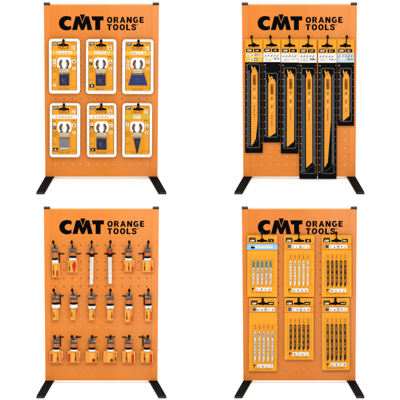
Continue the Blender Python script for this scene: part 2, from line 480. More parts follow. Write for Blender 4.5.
class Stand:
    def __init__(self, ox, oy, label, txt_dx=0.0, hooks=(), plates=(), tone='', split=103.0):
        self.ox, self.oy = ox, oy
        self.loc = ((CX + ox - 200) * S, row_y(BASE + oy), 0.0)
        self.root = thing('display_stand', label, 'display stand', self.loc, 'orange perforated display stands')
        r = self.root
        # everything below is drawn with the lower edge of the board as origin, lifted by the feet
        def mb(): return MB(CX, BASE + HF * CO / S)
        TW, BW, SW, SB = 57.6, 56.1, 51.0, 49.7
        top = 5.2
        # perforated sheet
        BO, PO = 'board' + tone, 'post' + tone
        p = mb()
        px = [55.6 + 8.31 * k for k in range(12)]
        py = [41.3 + 8.23 * k for k in range(16)]
        xs = [CX - 51.4] + [(px[k] + px[k + 1]) / 2 for k in range(11)] + [CX + 51.4]
        ys = [py[0] - 4.1] + [(py[k] + py[k + 1]) / 2 for k in range(len(py) - 1)] + [py[-1] + 4.1]
        n = 12
        for d in (0.0, -0.8):
            for i, hx in enumerate(px):
                for j, hy in enumerate(py):
                    c = circ(hx, hy, 0.80, n)
                    x0, x1, y0, y1 = xs[i], xs[i + 1], ys[j], ys[j + 1]
                    sq = []
                    for k in range(n):
                        a = 2 * math.pi * k / n
                        ca, sa = math.cos(a), math.sin(a)
                        f = 1 / max(abs(ca), abs(sa))
                        u, v = ca * f, sa * f
                        sq.append((hx + u * ((x1 - hx) if u > 0 else (hx - x0)), hy + v * ((y1 - hy) if v > 0 else (hy - y0))))
                    # corners of the cell
                    pts = [p.P(x, y, d) for x, y in c] + [p.P(x, y, d) for x, y in sq]
                    fs = [(k, (k + 1) % n, n + (k + 1) % n, n + k) for k in range(n)]
                    crn = [(x1, y1, 1), (x0, y1, 4), (x0, y0, 7), (x1, y0, 10)]
                    for cxx, cyy, k in crn:
                        pts.append(p.P(cxx, cyy, d))
                        fs.append((n + k, n + (k + 1) % n, len(pts) - 1))
                    p.add(pts, fs, BO)
                    if d == 0.0:
                        w = [p.P(x, y, 0.0) for x, y in c] + [p.P(x, y, -0.8) for x, y in c]
                        p.add(w, [(k, (k + 1) % n, n + (k + 1) % n, n + k) for k in range(n)], BO)
            p.rect(xs[0], top, xs[-1], ys[0], d, BO)
            p.rect(xs[0], ys[-1], xs[-1], BASE, d, BO)
        # folded edges above and below; upper one painted pale, as if lit
        p.box(xs[0], top - .15, xs[-1], top + .7, -4.5, -0.02, 'edge')
        p.box(xs[0], BASE - .8, xs[-1], BASE, -4.5, -0.85, BO)
        panel = p.build('pegboard_panel', r)
        # lettering
        t = mb()
        for lp in EMBLEM:
            t.flat([(x + txt_dx, y) for x, y in lp], 0.12, 'ink')
        word(t, 'ORANGE', 107.0 + txt_dx, 16.9, 5.95, 1.22, 0.12, 'ink')
        xe = word(t, 'TOOLS', 107.0 + txt_dx, 24.2, 5.95, 1.22, 0.12, 'ink')
        t.flat([circ(xe + .1, 24.7, .75, 14), rev(circ(xe + .1, 24.7, .55, 14))], 0.12, 'ink')
        t.flat([(xe - .1, 24.35), (xe + .2, 24.35), (xe + .3, 24.6), (xe + .15, 24.75), (xe + .35, 25.1), (xe + .2, 25.1), (xe, 24.8), (xe - .02, 25.1), (xe - .12, 25.1)], 0.12, 'ink')
        t.build('lettering', panel)
        # added sheet behind the upper holes, there only to make them look shaded
        b = mb()
        b.box(CX - 50, top + 2, CX + 50, split, -2.4, -1.6, 'holeshade')
        b.build('added_hole_backing', r)
        b = mb()
        b.box(CX - 50, split + .05, CX + 50, BASE - 1.5, -2.0, -1.2, 'holepale')  # added pale sheet, only there to make the lower holes look lighter
        b.build('added_hole_backing', r)
        for s in (-1, 1):
            q = mb()
            q.prism([(CX + s * TW, top - .1), (CX + s * SW, top - .1), (CX + s * SB, BASE), (CX + s * BW, BASE)], -6.0, 0.3, PO)
            post = q.build('side_post', r, 0.25)
            c = mb()
            c.prism([(CX + s * (TW + .1), top - 1.15), (CX + s * (SW + .4), top - 1.15), (CX + s * (SW + .4), top - .12), (CX + s * (TW + .1), top - .12)], -6.2, 0.5, 'cap')
            c.build('post_cap', post, 0.2)
            # foot: a flat steel bar splayed outwards, lying on the floor
            f = MB(CX, BASE)
            a0, a1, b0, b1 = (48.7, 56.2, 57.5, 65.0)
            fl = 59.0
            k = -28.0 / fl
            def lerp(u, v, w): return u + (v - u) * w
            foot = []
            for w in (k, 1.0):
                foot.append(((s * lerp(a0, b0, w)) * S, -fl * w * S))
                foot.append(((s * lerp(a1, b1, w)) * S, -fl * w * S))
            order = [0, 1, 3, 2]
            pts = [(foot[i][0], foot[i][1], 0.0) for i in order] + [(foot[i][0], foot[i][1], HF - 0.0004) for i in order]
            fs = [(0, 1, 2, 3), (4, 5, 6, 7)] + [(i, (i + 1) % 4, 4 + (i + 1) % 4, 4 + i) for i in range(4)]
            f.add(pts, fs, 'steelblack')
            foot_o = f.build('foot', r, 0.3)
            # added front piece in a lighter grey: light on the bar's end, painted
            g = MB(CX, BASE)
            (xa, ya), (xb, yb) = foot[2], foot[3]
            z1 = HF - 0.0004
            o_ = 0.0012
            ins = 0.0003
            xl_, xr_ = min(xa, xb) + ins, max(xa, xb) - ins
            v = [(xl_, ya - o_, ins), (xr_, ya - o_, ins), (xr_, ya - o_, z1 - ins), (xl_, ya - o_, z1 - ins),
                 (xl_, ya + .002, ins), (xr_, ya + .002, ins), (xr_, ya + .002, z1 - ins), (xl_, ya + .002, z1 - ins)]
            g.add(v, [(0, 1, 2, 3), (7, 6, 5, 4), (0, 4, 5, 1), (1, 5, 6, 2), (2, 6, 7, 3), (3, 7, 4, 0)], 'footendlit')
            g.build('lit_foot_end', foot_o)
        # hooks: (x, y at the board, x of tip, y of tip, reach)
        for k, (hx, hy, tx, ty, reach) in enumerate(hooks):
            hx, tx, hy, ty = hx - ox, tx - ox, hy - oy, ty - oy
            h = mb()
            dz = lambda y, d: y - d * SI   # keeps a forward point at its height in the drawing
            h.tubes([(hx, dz(hy, .1), .1), (hx, dz(hy, reach * .5), reach * .5), (hx, dz(hy - .3, reach * .8), reach * .8),
                     (hx * .6 + tx * .4, dz(hy * .6 + ty * .4, reach * .95), reach * .95), (tx, dz(ty + 1.2, reach), reach)], 0.55, 'black')
            if k < len(plates) and plates[k]:
                for (x0, y0, x1, y1) in plates[k]:
                    x0, x1, y0, y1 = x0 - ox, x1 - ox, y0 - oy, y1 - oy
                    h.tubes([(x0, y0, .7), ((x0 + x1) / 2, (y0 + y1) / 2, .7), (x1, y1, .7)], 0.5, 'black')
            ho = h.build('peg_hook', r)
            e = mb()
            e.ball(tx, dz(ty, reach), reach, 1.35, 1.9, 'black')
            e.build('hook_tip', ho)
    def place(self, x, y, d):
        """world position of a drawing point at depth d in front of the board"""
        x, y = x - self.ox, y - self.oy
        return (self.loc[0] + (x - CX) * S, self.loc[1] - d * S, HF + (BASE - y) * S / CO + d * S * TA)

# ------------------------------------------------------------------ oscillating blade cards (upper left)
def blade_card(st, box, inner, label, stripcol, blade, bladecol, top_lines, slot_x):
    L, T, R, B = box
    l, t, r_, b = inner
    cx, cy = (L + R) / 2, (T + B) / 2
    root = thing('blade_card', label, 'blade card', st.place(cx, cy, 3.0), 'carded multi-tool blades on the upper left stand', .5)
    def mb(): return MB(cx, cy)
    s = mb()
    s.prism([rr(L, T, R, B, 3.2), rev(rr(l - .15, t - .15, r_ + .15, b + .15, 1.0))], 0.0, 1.7, 'shell')
    s.prism(rr(L + .5, T + .5, R - .5, B - .5, 2.8), 0.2, 0.9, 'shell')
    s.flat([rr(L + .75, T + .75, R - .75, B - .75, 2.6), rev(rr(L + .95, T + .95, R - .95, B - .95, 2.5))], 1.72, 'shelledge')
    s.flat([rr(l - .55, t - .55, r_ + .55, b + .55, 1.2), rev(rr(l - .3, t - .3, r_ + .3, b + .3, 1.0))], 1.72, 'shelledge')
    s.build('clamshell', root, 0.35)
    c = mb()
    c.flat(rr(l, t, r_, b, 0.7), 1.0, 'card')
    z = 1.06
    mx = (l + r_) / 2
    y = t
    for xa, xb in ((l + .1, l + .45), (r_ - .45, r_ - .1)):
        c.rect(xa, t + .8, xb, b - .8, z - .03, 'brownink')
    c.rect(l + .9, t + .1, r_ - .9, t + .5, z - .03, 'greyink')
    # header prints
    c.rect(l + 1.0, y + 1.0, l + 6.0, y + 4.2, z, 'darkink')
    emblem(c, l + 1.4, y + 1.4, 4.0, z + .04, 'whiteink', h=1.1)
    scribble(c, l + 1.3, y + 2.95, l + 5.8, .8, z + .04, 'whiteink')
    scribble(c, r_ - 6.0, y + 1.2, r_ - 1.0, .55, z, 'brownink')
    scribble(c, r_ - 5.0, y + 2.1, r_ - 1.4, .5, z, 'brownink')
    scribble(c, mx - 6.5, y + 5.4, mx + 5.5, .95, z, 'darkink', .92)
    scribble(c, mx - 5.5, y + 6.8, mx + 5.0, .95, z, 'darkink', .92)
    icon(c, r_ - 5.2, y + 4.9, 3.6, 3.2, z)
    # icon strip
    ys0, ys1 = y + 9.3, y + 13.2
    if stripcol == 'strip':
        c.rect(l, ys0, r_, ys1, z, 'strip')
        n = 5
        for k in range(n):
            icon(c, mx - 7.4 + k * 3.0, ys0 + .45, 2.9, 3.0, z + .04, 'greyink', 'white', True)
    elif stripcol == 'white':
        c.rect(l, ys0, r_, ys1, z, 'white')
        for k in range(6):
            kx = mx - 9 + k * 3.0
            c.flat([(kx, ys1 - .8), (kx + 1.1, ys0 + rng.uniform(.7, 1.6)), (kx + 1.5, ys0 + 1.1), (kx + .6, ys1 - .7)], z + .04, 'greyink')
            scribble(c, kx + 1.2, ys0 + 1.7, kx + 2.8, .7, z + .04, 'greyink', .8)
    else:
        c.rect(l, ys0, r_, ys1, z, 'greenprint')
        for k in range(9):
            c.rect(l + .7 + k * 2.7, ys0 + .2, l + 1.0 + k * 2.7, ys1 - .2, z + .03, 'card')
        c.rect(mx - 3.8, ys0 + .2, mx + 3.2, ys1 - .2, z + .05, 'white')
        scribble(c, mx - 3.2, ys0 + .8, mx + 2.6, .8, z + .09, 'greyink')
        scribble(c, mx - 2.7, ys0 + 2.1, mx + 2.2, .8, z + .09, 'greyink')
    # side texts and pictograms
    scribble(c, l + .8, ys1 + 1.4, l + 4.6, .55, z, 'brownink')
    scribble(c, l + .8, ys1 + 2.4, l + 3.8, .5, z, 'brownink')
    scribble(c, r_ - 5.4, ys1 + 1.2, r_ - 1.2, .75, z, 'darkink')
    scribble(c, r_ - 5.0, ys1 + 2.4, r_ - 1.6, .55, z, 'brownink')
    for k in range(6 if top_lines != 'b' else 0):
        scribble(c, l + .9, ys1 + 12.6 + k * .95, l + 5.6 - (k % 3) * .5, .5, z, 'brownink', .88, .3)
    icon(c, r_ - 4.4, ys1 + 12.6, 3.2, 2.6, z)
    for k in range(3):
        scribble(c, l + .9, b - 11.5 + k * .8, l + 4.2, .45, z, 'brownink', .85, .3)
        scribble(c, r_ - 4.4, ys1 + 9.2 + k * .8, r_ - 1.0, .45, z, 'brownink', .85, .3)
    scribble(c, r_ - 4.4, b - 4.4, r_ - 1.0, .5, z, 'brownink', .85, .3)
    if top_lines == 'a':
        for k in range(2):
            icon(c, l + .9, ys1 + 4.6 + 3.3 * k, 3.1, 3.0, z)
        icon(c, r_ - 4.6, ys1 + 5.2, 3.6, 3.2, z)
        c.flat(circ(l + 2.6, b - 5.2, 1.4, 16), z, 'white')
        c.flat(circ(l + 2.6, b - 5.2, .6, 10), z + .04, 'greyink')
    elif top_lines == 'b':
        for k in range(3):
            icon(c, l + 1.0, ys1 + 5.2 + 3.4 * k, 3.4, 2.6, z)
        icon(c, r_ - 4.6, ys1 + 5.2, 3.6, 3.2, z)
    elif top_lines == 'c':
        icon(c, l + .9, ys1 + 4.4, 3.0, 2.6, z)
        icon(c, l + .9, ys1 + 7.4, 3.0, 3.2, z, 'white', 'darkink')
        icon(c, r_ - 4.6, ys1 + 5.2, 3.6, 3.0, z)
        icon(c, l + 1.0, b - 6.4, 5.0, 3.4, z, 'white', 'darkink')
    else:
        icon(c, l + .9, ys1 + 4.2, 3.0, 3.6, z)
        icon(c, r_ - 4.6, ys1 + 5.2, 3.6, 3.0, z)
    # foot line
    c.rect(l, b - 2.6, r_, b - 2.4, z, 'brownink')
    scribble(c, mx - 5.4, b - 1.7, mx + 5.4, .8, z, 'darkink', .93)
    ax = mx - .1
    ay = ys1 + 8.4
    c.flat(rr(ax - 7.0, ay - 5.6, ax + 7.0, ay + 5.2, 3.2, 5), z, 'halo')
    c.build('printed_card', root)
    h = mb()
    euro_slot(h, slot_x, t + 3.4, 10.6, 2.4, 1.34)
    h.flat(circ(slot_x, t + 3.2, .55, 8), 1.38, 'greyink')
    h.build('hanging_slot', root)
    # mounting head: two ribbed lugs around a bright centre
    g = mb()
    for sgn in (-1, 1):
        o, i_ = [], []
        for k in range(11):
            a = math.radians(-72 + 130 * k / 10)
            o.append((ax + sgn * (1.0 + 4.2 * math.cos(a)), ay + .3 + 4.4 * math.sin(a)))
            i_.append((ax + sgn * (1.2 + 1.7 * math.cos(a)), ay + .5 + 2.6 * math.sin(a)))
        g.prism(o + rev(i_), 1.1, 2.4, 'gunmetal')
        for a in (-50, -15, 20, 48):
            a = math.radians(a)
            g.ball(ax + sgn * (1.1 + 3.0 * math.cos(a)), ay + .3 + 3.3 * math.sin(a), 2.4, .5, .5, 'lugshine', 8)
    g.prism([(ax - 1.5, ay - 1.6), (ax, ay - 2.4), (ax + 1.5, ay - 1.6), (ax + 2.2, ay + .4), (ax + 1.9, ay + 2.4), (ax + 2.6, ay + 4.4), (ax - 2.6, ay + 4.4), (ax - 1.9, ay + 2.4), (ax - 2.2, ay + .4)], 1.1, 1.5, 'halo')
    for sgn in (-1, 1):
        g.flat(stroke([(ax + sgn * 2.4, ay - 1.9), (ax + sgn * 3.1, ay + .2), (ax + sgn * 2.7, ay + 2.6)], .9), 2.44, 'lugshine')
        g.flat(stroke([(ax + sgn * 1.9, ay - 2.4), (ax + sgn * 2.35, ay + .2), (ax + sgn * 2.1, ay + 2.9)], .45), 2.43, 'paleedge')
        g.box(ax + (1.4 if sgn > 0 else -4.4), ay + 4.0, ax + (4.4 if sgn > 0 else -1.4), ay + 4.9, 1.1, 2.0, 'gunmetal')
        g.flat(circ(ax + sgn * 4.2, ay + 3.4, .55, 8), 2.44, 'shell')
    g.build('mounting_head', root, 0.15)
    sh = mb()
    y0 = ay + 5.3
    sh.prism([(ax - 4.7, y0), (ax + 4.7, y0), (ax + 4.9, y0 + 4.0), (ax - 4.9, y0 + 4.0)], 1.12, 1.9, 'beige')
    scribble(sh, ax - 4.2, y0 + .7, ax + 4.2, .7, 1.95, 'greyink')
    sh.rect(ax - 4.7, y0 + 2.4, ax + 4.7, y0 + 2.7, 1.95, 'brownink')
    sh.build('shank', root, 0.1)
    # blade
    bl = mb()
    yb0 = y0 + 4.0
    if blade == 'straight':
        w0, w1, yb1 = 4.9, 4.9, yb0 + 13.2
    elif blade == 'wide':
        w0, w1, yb1 = 6.0, 9.6, yb0 + 12.6
    else:
        w0, w1, yb1 = 3.9, .5, yb0 + 16.4
    def wat(y): return w0 + (w1 - w0) * (y - yb0) / (yb1 - yb0)
    bl.prism([(ax - w0, yb0), (ax + w0, yb0), (ax + wat(yb0 + 2.1), yb0 + 2.1), (ax - wat(yb0 + 2.1), yb0 + 2.1)], 1.12, 1.85, 'brownband')
    scribble(bl, ax - w0 + .5, yb0 + .7, ax + w0 - .5, .8, 1.9, 'beige', .85)
    pts = [(ax - wat(yb0 + 2.1), yb0 + 2.15), (ax + wat(yb0 + 2.1), yb0 + 2.15), (ax + w1, yb1)]
    nt = max(2, int(w1 * 2 / .75))
    for k in range(nt * 2 - 1, 0, -1):
        pts.append((ax - w1 + 2 * w1 * k / (nt * 2), yb1 - (0.55 if k % 2 else 0.0)))
    pts.append((ax - w1, yb1))
    bl.prism(pts, 1.12, 1.75, bladecol)
    if bladecol == 'steel':
        bl.rect(ax - w1 + .1, yb1 - 2.1, ax + w1 - .1, yb1 - .6, 1.8, 'beige')
    e = 1.82
    my = (yb0 + yb1) / 2 + 1
    if blade == 'straight':
        bl.flat([(ax - 2.0, my - 2.2), (ax - 1.5, my - 2.2), (ax - 1.0, my + 2.3), (ax - 1.6, my + 2.3)], e, 'etch')
        bl.flat(stroke([(ax - 1.2, my), (ax + .3, my - .6), (ax + 1.2, my - 1.6)], .3), e, 'etch')
        bl.flat(stroke([(ax - .2, my + .4), (ax + .8, my + 1.4), (ax + 1.7, my + 1.2)], .3), e, 'etch')
        scribble(bl, ax - 1.0, my + 2.9, ax + 2.6, .5, e, 'etch', .8)
    elif blade == 'wide':
        scribble(bl, ax - 1.8, my - 2.0, ax + 1.6, .7, e, 'etch')
        scribble(bl, ax - 1.2, my - .6, ax + 1.2, .6, e, 'etch')
        scribble(bl, ax - 4.4, my + 1.2, ax + 4.4, .6, e, 'etch', .9)
    else:
        scribble(bl, ax - 1.4, my - 5.0, ax + 1.4, .6, e, 'etch')
        scribble(bl, ax - 1.2, my - 3.6, ax + 1.2, .6, e, 'etch')
        scribble(bl, ax - .7, my - 2.0, ax + .7, .6, e, 'etch')
    bl.build('blade', root, 0.08)
    w = 10.4 if blade == 'wide' else 7.2
    f = mb()
    f.pillow(ax - w, ay - 5.9, ax + w, min(yb1 + 1.0, b - 2.8), 2.2, 1.12, 3.4, 'blister', 1.0)
    f.build('clear_blister', root)
    return root

# ------------------------------------------------------------------ long reciprocating-blade packs (upper right)
def blade_pack(st, x0, x1, bottom, striptop, bl_x0, bl_x1, bl_top, blade, label, stripcol, depth):
    top = 39.0
    cx, cy = (x0 + x1) / 2, (top + bottom) / 2
    root = thing('saw_blade_pack', label, 'saw blade pack', st.place(cx, cy, depth), 'long carded saw blades on the upper right stand', .2)
    def mb(): return MB(cx, cy)
    c = mb()
    ys = striptop
    c.prism([(x0 + .3, top), (x1 - .3, top), (x1 - .05, top + .4), (x1 - .05, ys), (x0 + .05, ys), (x0 + .05, top + .4)], 0, .5, 'card')
    c.box(x0 + .05, ys + 9.4, x1 - .05, bottom, 0, .5, 'packblack')
    z = .56
    if stripcol == 'amber':
        c.box(x0 + .05, ys, x1 - .05, ys + 9.4, 0, .5, 'strip')
        for k in range(4):
            icon(c, x0 + 1.4 + k * 3.9, ys + 1.0, 3.4, 3.0, z, 'greyink')
        scribble(c, x0 + 9.0, ys + 1.2, x1 - 1.2, 1.3, z + .06, 'darkink', .7)
        icon(c, cx - 3.8, ys + 5.0, 3.6, 3.4, z, 'greyink')
        icon(c, cx + .2, ys + 5.2, 3.2, 3.0, z, 'white', 'greyink')
    else:
        c.box(x0 + .05, ys, x1 - .05, ys + 9.4, 0, .5, 'white' if stripcol == 'white' else 'iceblue')
        for k in range(5):
            kx = x0 + 1.2 + k * 3.0
            kk = rng.random()
            c.flat([(kx, ys + 3.8), (kx + 1.8, ys + 1.2 + kk), (kx + 2.3, ys + 1.5 + kk), (kx + .6, ys + 4.2)], z, 'greyink')
            scribble(c, kx + .4, ys + 4.6, kx + 2.6, .7, z, 'greyink', .9, .3)
            c.flat(stroke([(kx + 1.0, ys + 4.0), (kx + 1.9, ys + 3.0), (kx + 2.7, ys + 3.6)], .22, 3), z + .02, 'greyline')
            scribble(c, kx + .2, ys + .5, kx + 2.4, .5, z, 'greyink', .9, .25)
        scribble(c, x0 + 2.0, ys + 6.2, cx + 1.0, .8, z, 'greyink', .85)
        scribble(c, cx + 2.0, ys + 5.2, x1 - 1.0, 1.9, z, 'ink', .85, .55)
        scribble(c, x0 + 2.6, ys + 7.7, cx, .6, z, 'greyink', .8)
        if stripcol != 'white':
            for k in range(6):
                kx = rng.uniform(x0 + 1, x1 - 4)
                c.flat(rr(kx, ys + rng.uniform(.6, 5), kx + 2.6, ys + rng.uniform(6, 8.6), .6, 2), z - .03 + .004 * k, 'white')
    # header
    mx = cx
    scribble(c, x0 + 1.4, ys - 5.4, mx + 3.0, .9, z, 'darkink', .9)
    scribble(c, mx + 3.4, ys - 5.2, x1 - 1.2, .6, z, 'brownink', .9)
    c.rect(x0 + 1.0, ys - 3.9, x0 + 7.7, ys - .8, z, 'ink')
    c.rect(mx + .1, ys - 3.9, x1 - 2.0, ys - .8, z, 'ink')
    emblem(c, x0 + 2.0, ys - 3.4, 4.6, z + .04, 'whiteink', h=1.9)
    scribble(c, mx + 1.6, ys - 3.1, x1 - 3.4, 1.4, z + .04, 'whiteink', .95, .6)
    # ruler along the left edge
    y = ys + 12.0
    k = 0
    while y < bottom - 5.5:
        big = k % 5 == 0
        c.rect(x0 + (1.0 if big else 1.7), y, x0 + 2.7, y + .35, z, 'greyink' if not big else 'whiteink')
        if big:
            c.rect(x1 - 1.6, y, x1 - .5, y + .3, z, 'orangeink')
        y += 1.42
        k += 1
    c.build('printed_card', root)
    h = mb()
    euro_slot(h, cx - .3, ys - 7.6, 11.4, 2.6, .62)
    h.build('hanging_slot', root)
    # raised clear blister with smoky bevelled edges
    bx0, bx1, bt = bl_x0, bl_x1, bl_top
    bb = bottom - 5.2 if bottom > 140 else bottom - 4.4
    f = mb()
    f.prism([rr(bx0, bt, bx1, bb, 1.8, 4), rev(rr(bx0 + .7, bt + .7, bx1 - .7, bb - .7, 1.3, 4))], .5, 1.5, 'ridge')
    xl, xr = blade['x']
    # broad side bands of the tray
    f.prism([(bx0 + .9, bt + 7), (xl - 1.0, bt + 7), (xl - 1.0, bb - 2), (bx0 + .9, bb - 2)], .5, .8, 'ridge')
    f.prism([(xr + .9, bt + 7), (bx1 - .9, bt + 7), (bx1 - .9, bb - 9), (xr + .9, bb - 9)], .5, .8, 'ridge')
    y = bt + 8
    while y < bb - 3:
        f.rect(bx0 + 1.0, y, xl - 1.2, y + .5, .86, 'packblack')
        y += 1.42
    f.build('tray_rim', root, 0.12)
    b = mb()
    y0 = bt + 1.9
    y1 = blade['tip']
    pts = [(xl + .2, y0), (xl + 1.0, y0 + .3), (xl + 1.6, y0 + 2.4), (xl + 2.1, y0 + 3.2), (xl + 2.9, y0 + 1.6), (xl + 4.0, y0 + 1.2), (xl + 4.4, y0 + 2.6),
           (xl + 5.0, y0 + 4.2), (xr - .9, y0 + 4.6), (xr - .6, y0 + 6.6), (xr, y0 + 7.4)]
    if 'taper' in blade:
        pts += [(xr, blade['taper'])]
    pts += [(blade['xe'], blade['ye']), (xl + .9, y1), (xl, y1 - .3)]
    y = y1 - 1.4
    ystart = y0 + 8.0
    while y > ystart + 1.8:
        q = blade.get('pitch', 1.9)
        pts += [(xl + .22 + q * .16, y), (xl - .10, y - q * .2), (xl + .08, y - q * .62)]
        y -= blade.get('pitch', 1.9)
    pts += [(xl + .2, ystart), (xl + .9, ystart - 1.2), (xl + .9, y0 + 4.4), (xl + .3, y0 + 3.2)]
    b.prism(pts, .9, 1.35, 'bladeamber')
    e = 1.4
    mxx = (xl + xr) / 2
    b.flat(circ(xl + 3.1, y0 + 4.0, .55, 10), e, 'packblack')
    lt = y0 + 12.6
    b.flat(rr(mxx - 1.6, lt - 3.4, mxx + 2.0, lt + 7.2, .9, 3), e, 'oxide')
    emblem(b, mxx - 1.1, lt + 6.4, 7.0, e + .04, 'darkink', True, h=2.2)
    scribble(b, mxx - 1.3, lt - 2.9, mxx + 1.7, .8, e + .04, 'darkink')
    scribble(b, mxx - 1.3, lt - 1.8, mxx + 1.4, .8, e + .04, 'darkink')
    yy = lt + 9.4
    for k, cc in enumerate(('darkink', 'whiteink', 'darkink', 'whiteink')):
        if yy + 3.4 > blade['ye'] - 3:
            break
        if cc == 'whiteink':
            b.flat([(mxx - .8, yy + 1.3), (mxx + .9, yy), (mxx + .9, yy + .9), (mxx - .8, yy + 2.2)], e, cc)
        else:
            vscribble(b, mxx - .8, yy, yy + 3.2, 1.7, e, cc, .95, .55)
        yy += 4.2
    vscribble(b, mxx - .5, yy + .6, min(yy + 12.5, blade['ye'] - 4), 1.1, e, 'brownink', .9, .5)
    b.build('saw_blade', root, 0.06)
    g = mb()
    # black corner wedge with its fine outline under the tip
    g.flat([(bx0 + 2.4, bb - 1.2), (bx1 - 1.4, bb - 9.4), (bx1 - 1.4, bb - 1.2)], .88, 'packblack')
    g.flat(stroke([(bx0 + 3.6, bb - 1.6), (bx0 + 6.5, bb - 4.2), (bx1 - 2.0, bb - 8.0)], .35, 2), .95, 'greyline')
    g.build('corner_wedge', root)
    p = mb()
    p.pillow(bx0 + .35, bt + .35, bx1 - .35, bb - .35, 1.6, .55, 2.2, 'blisterthin', .8)
    p.build('clear_blister', root)
    return root

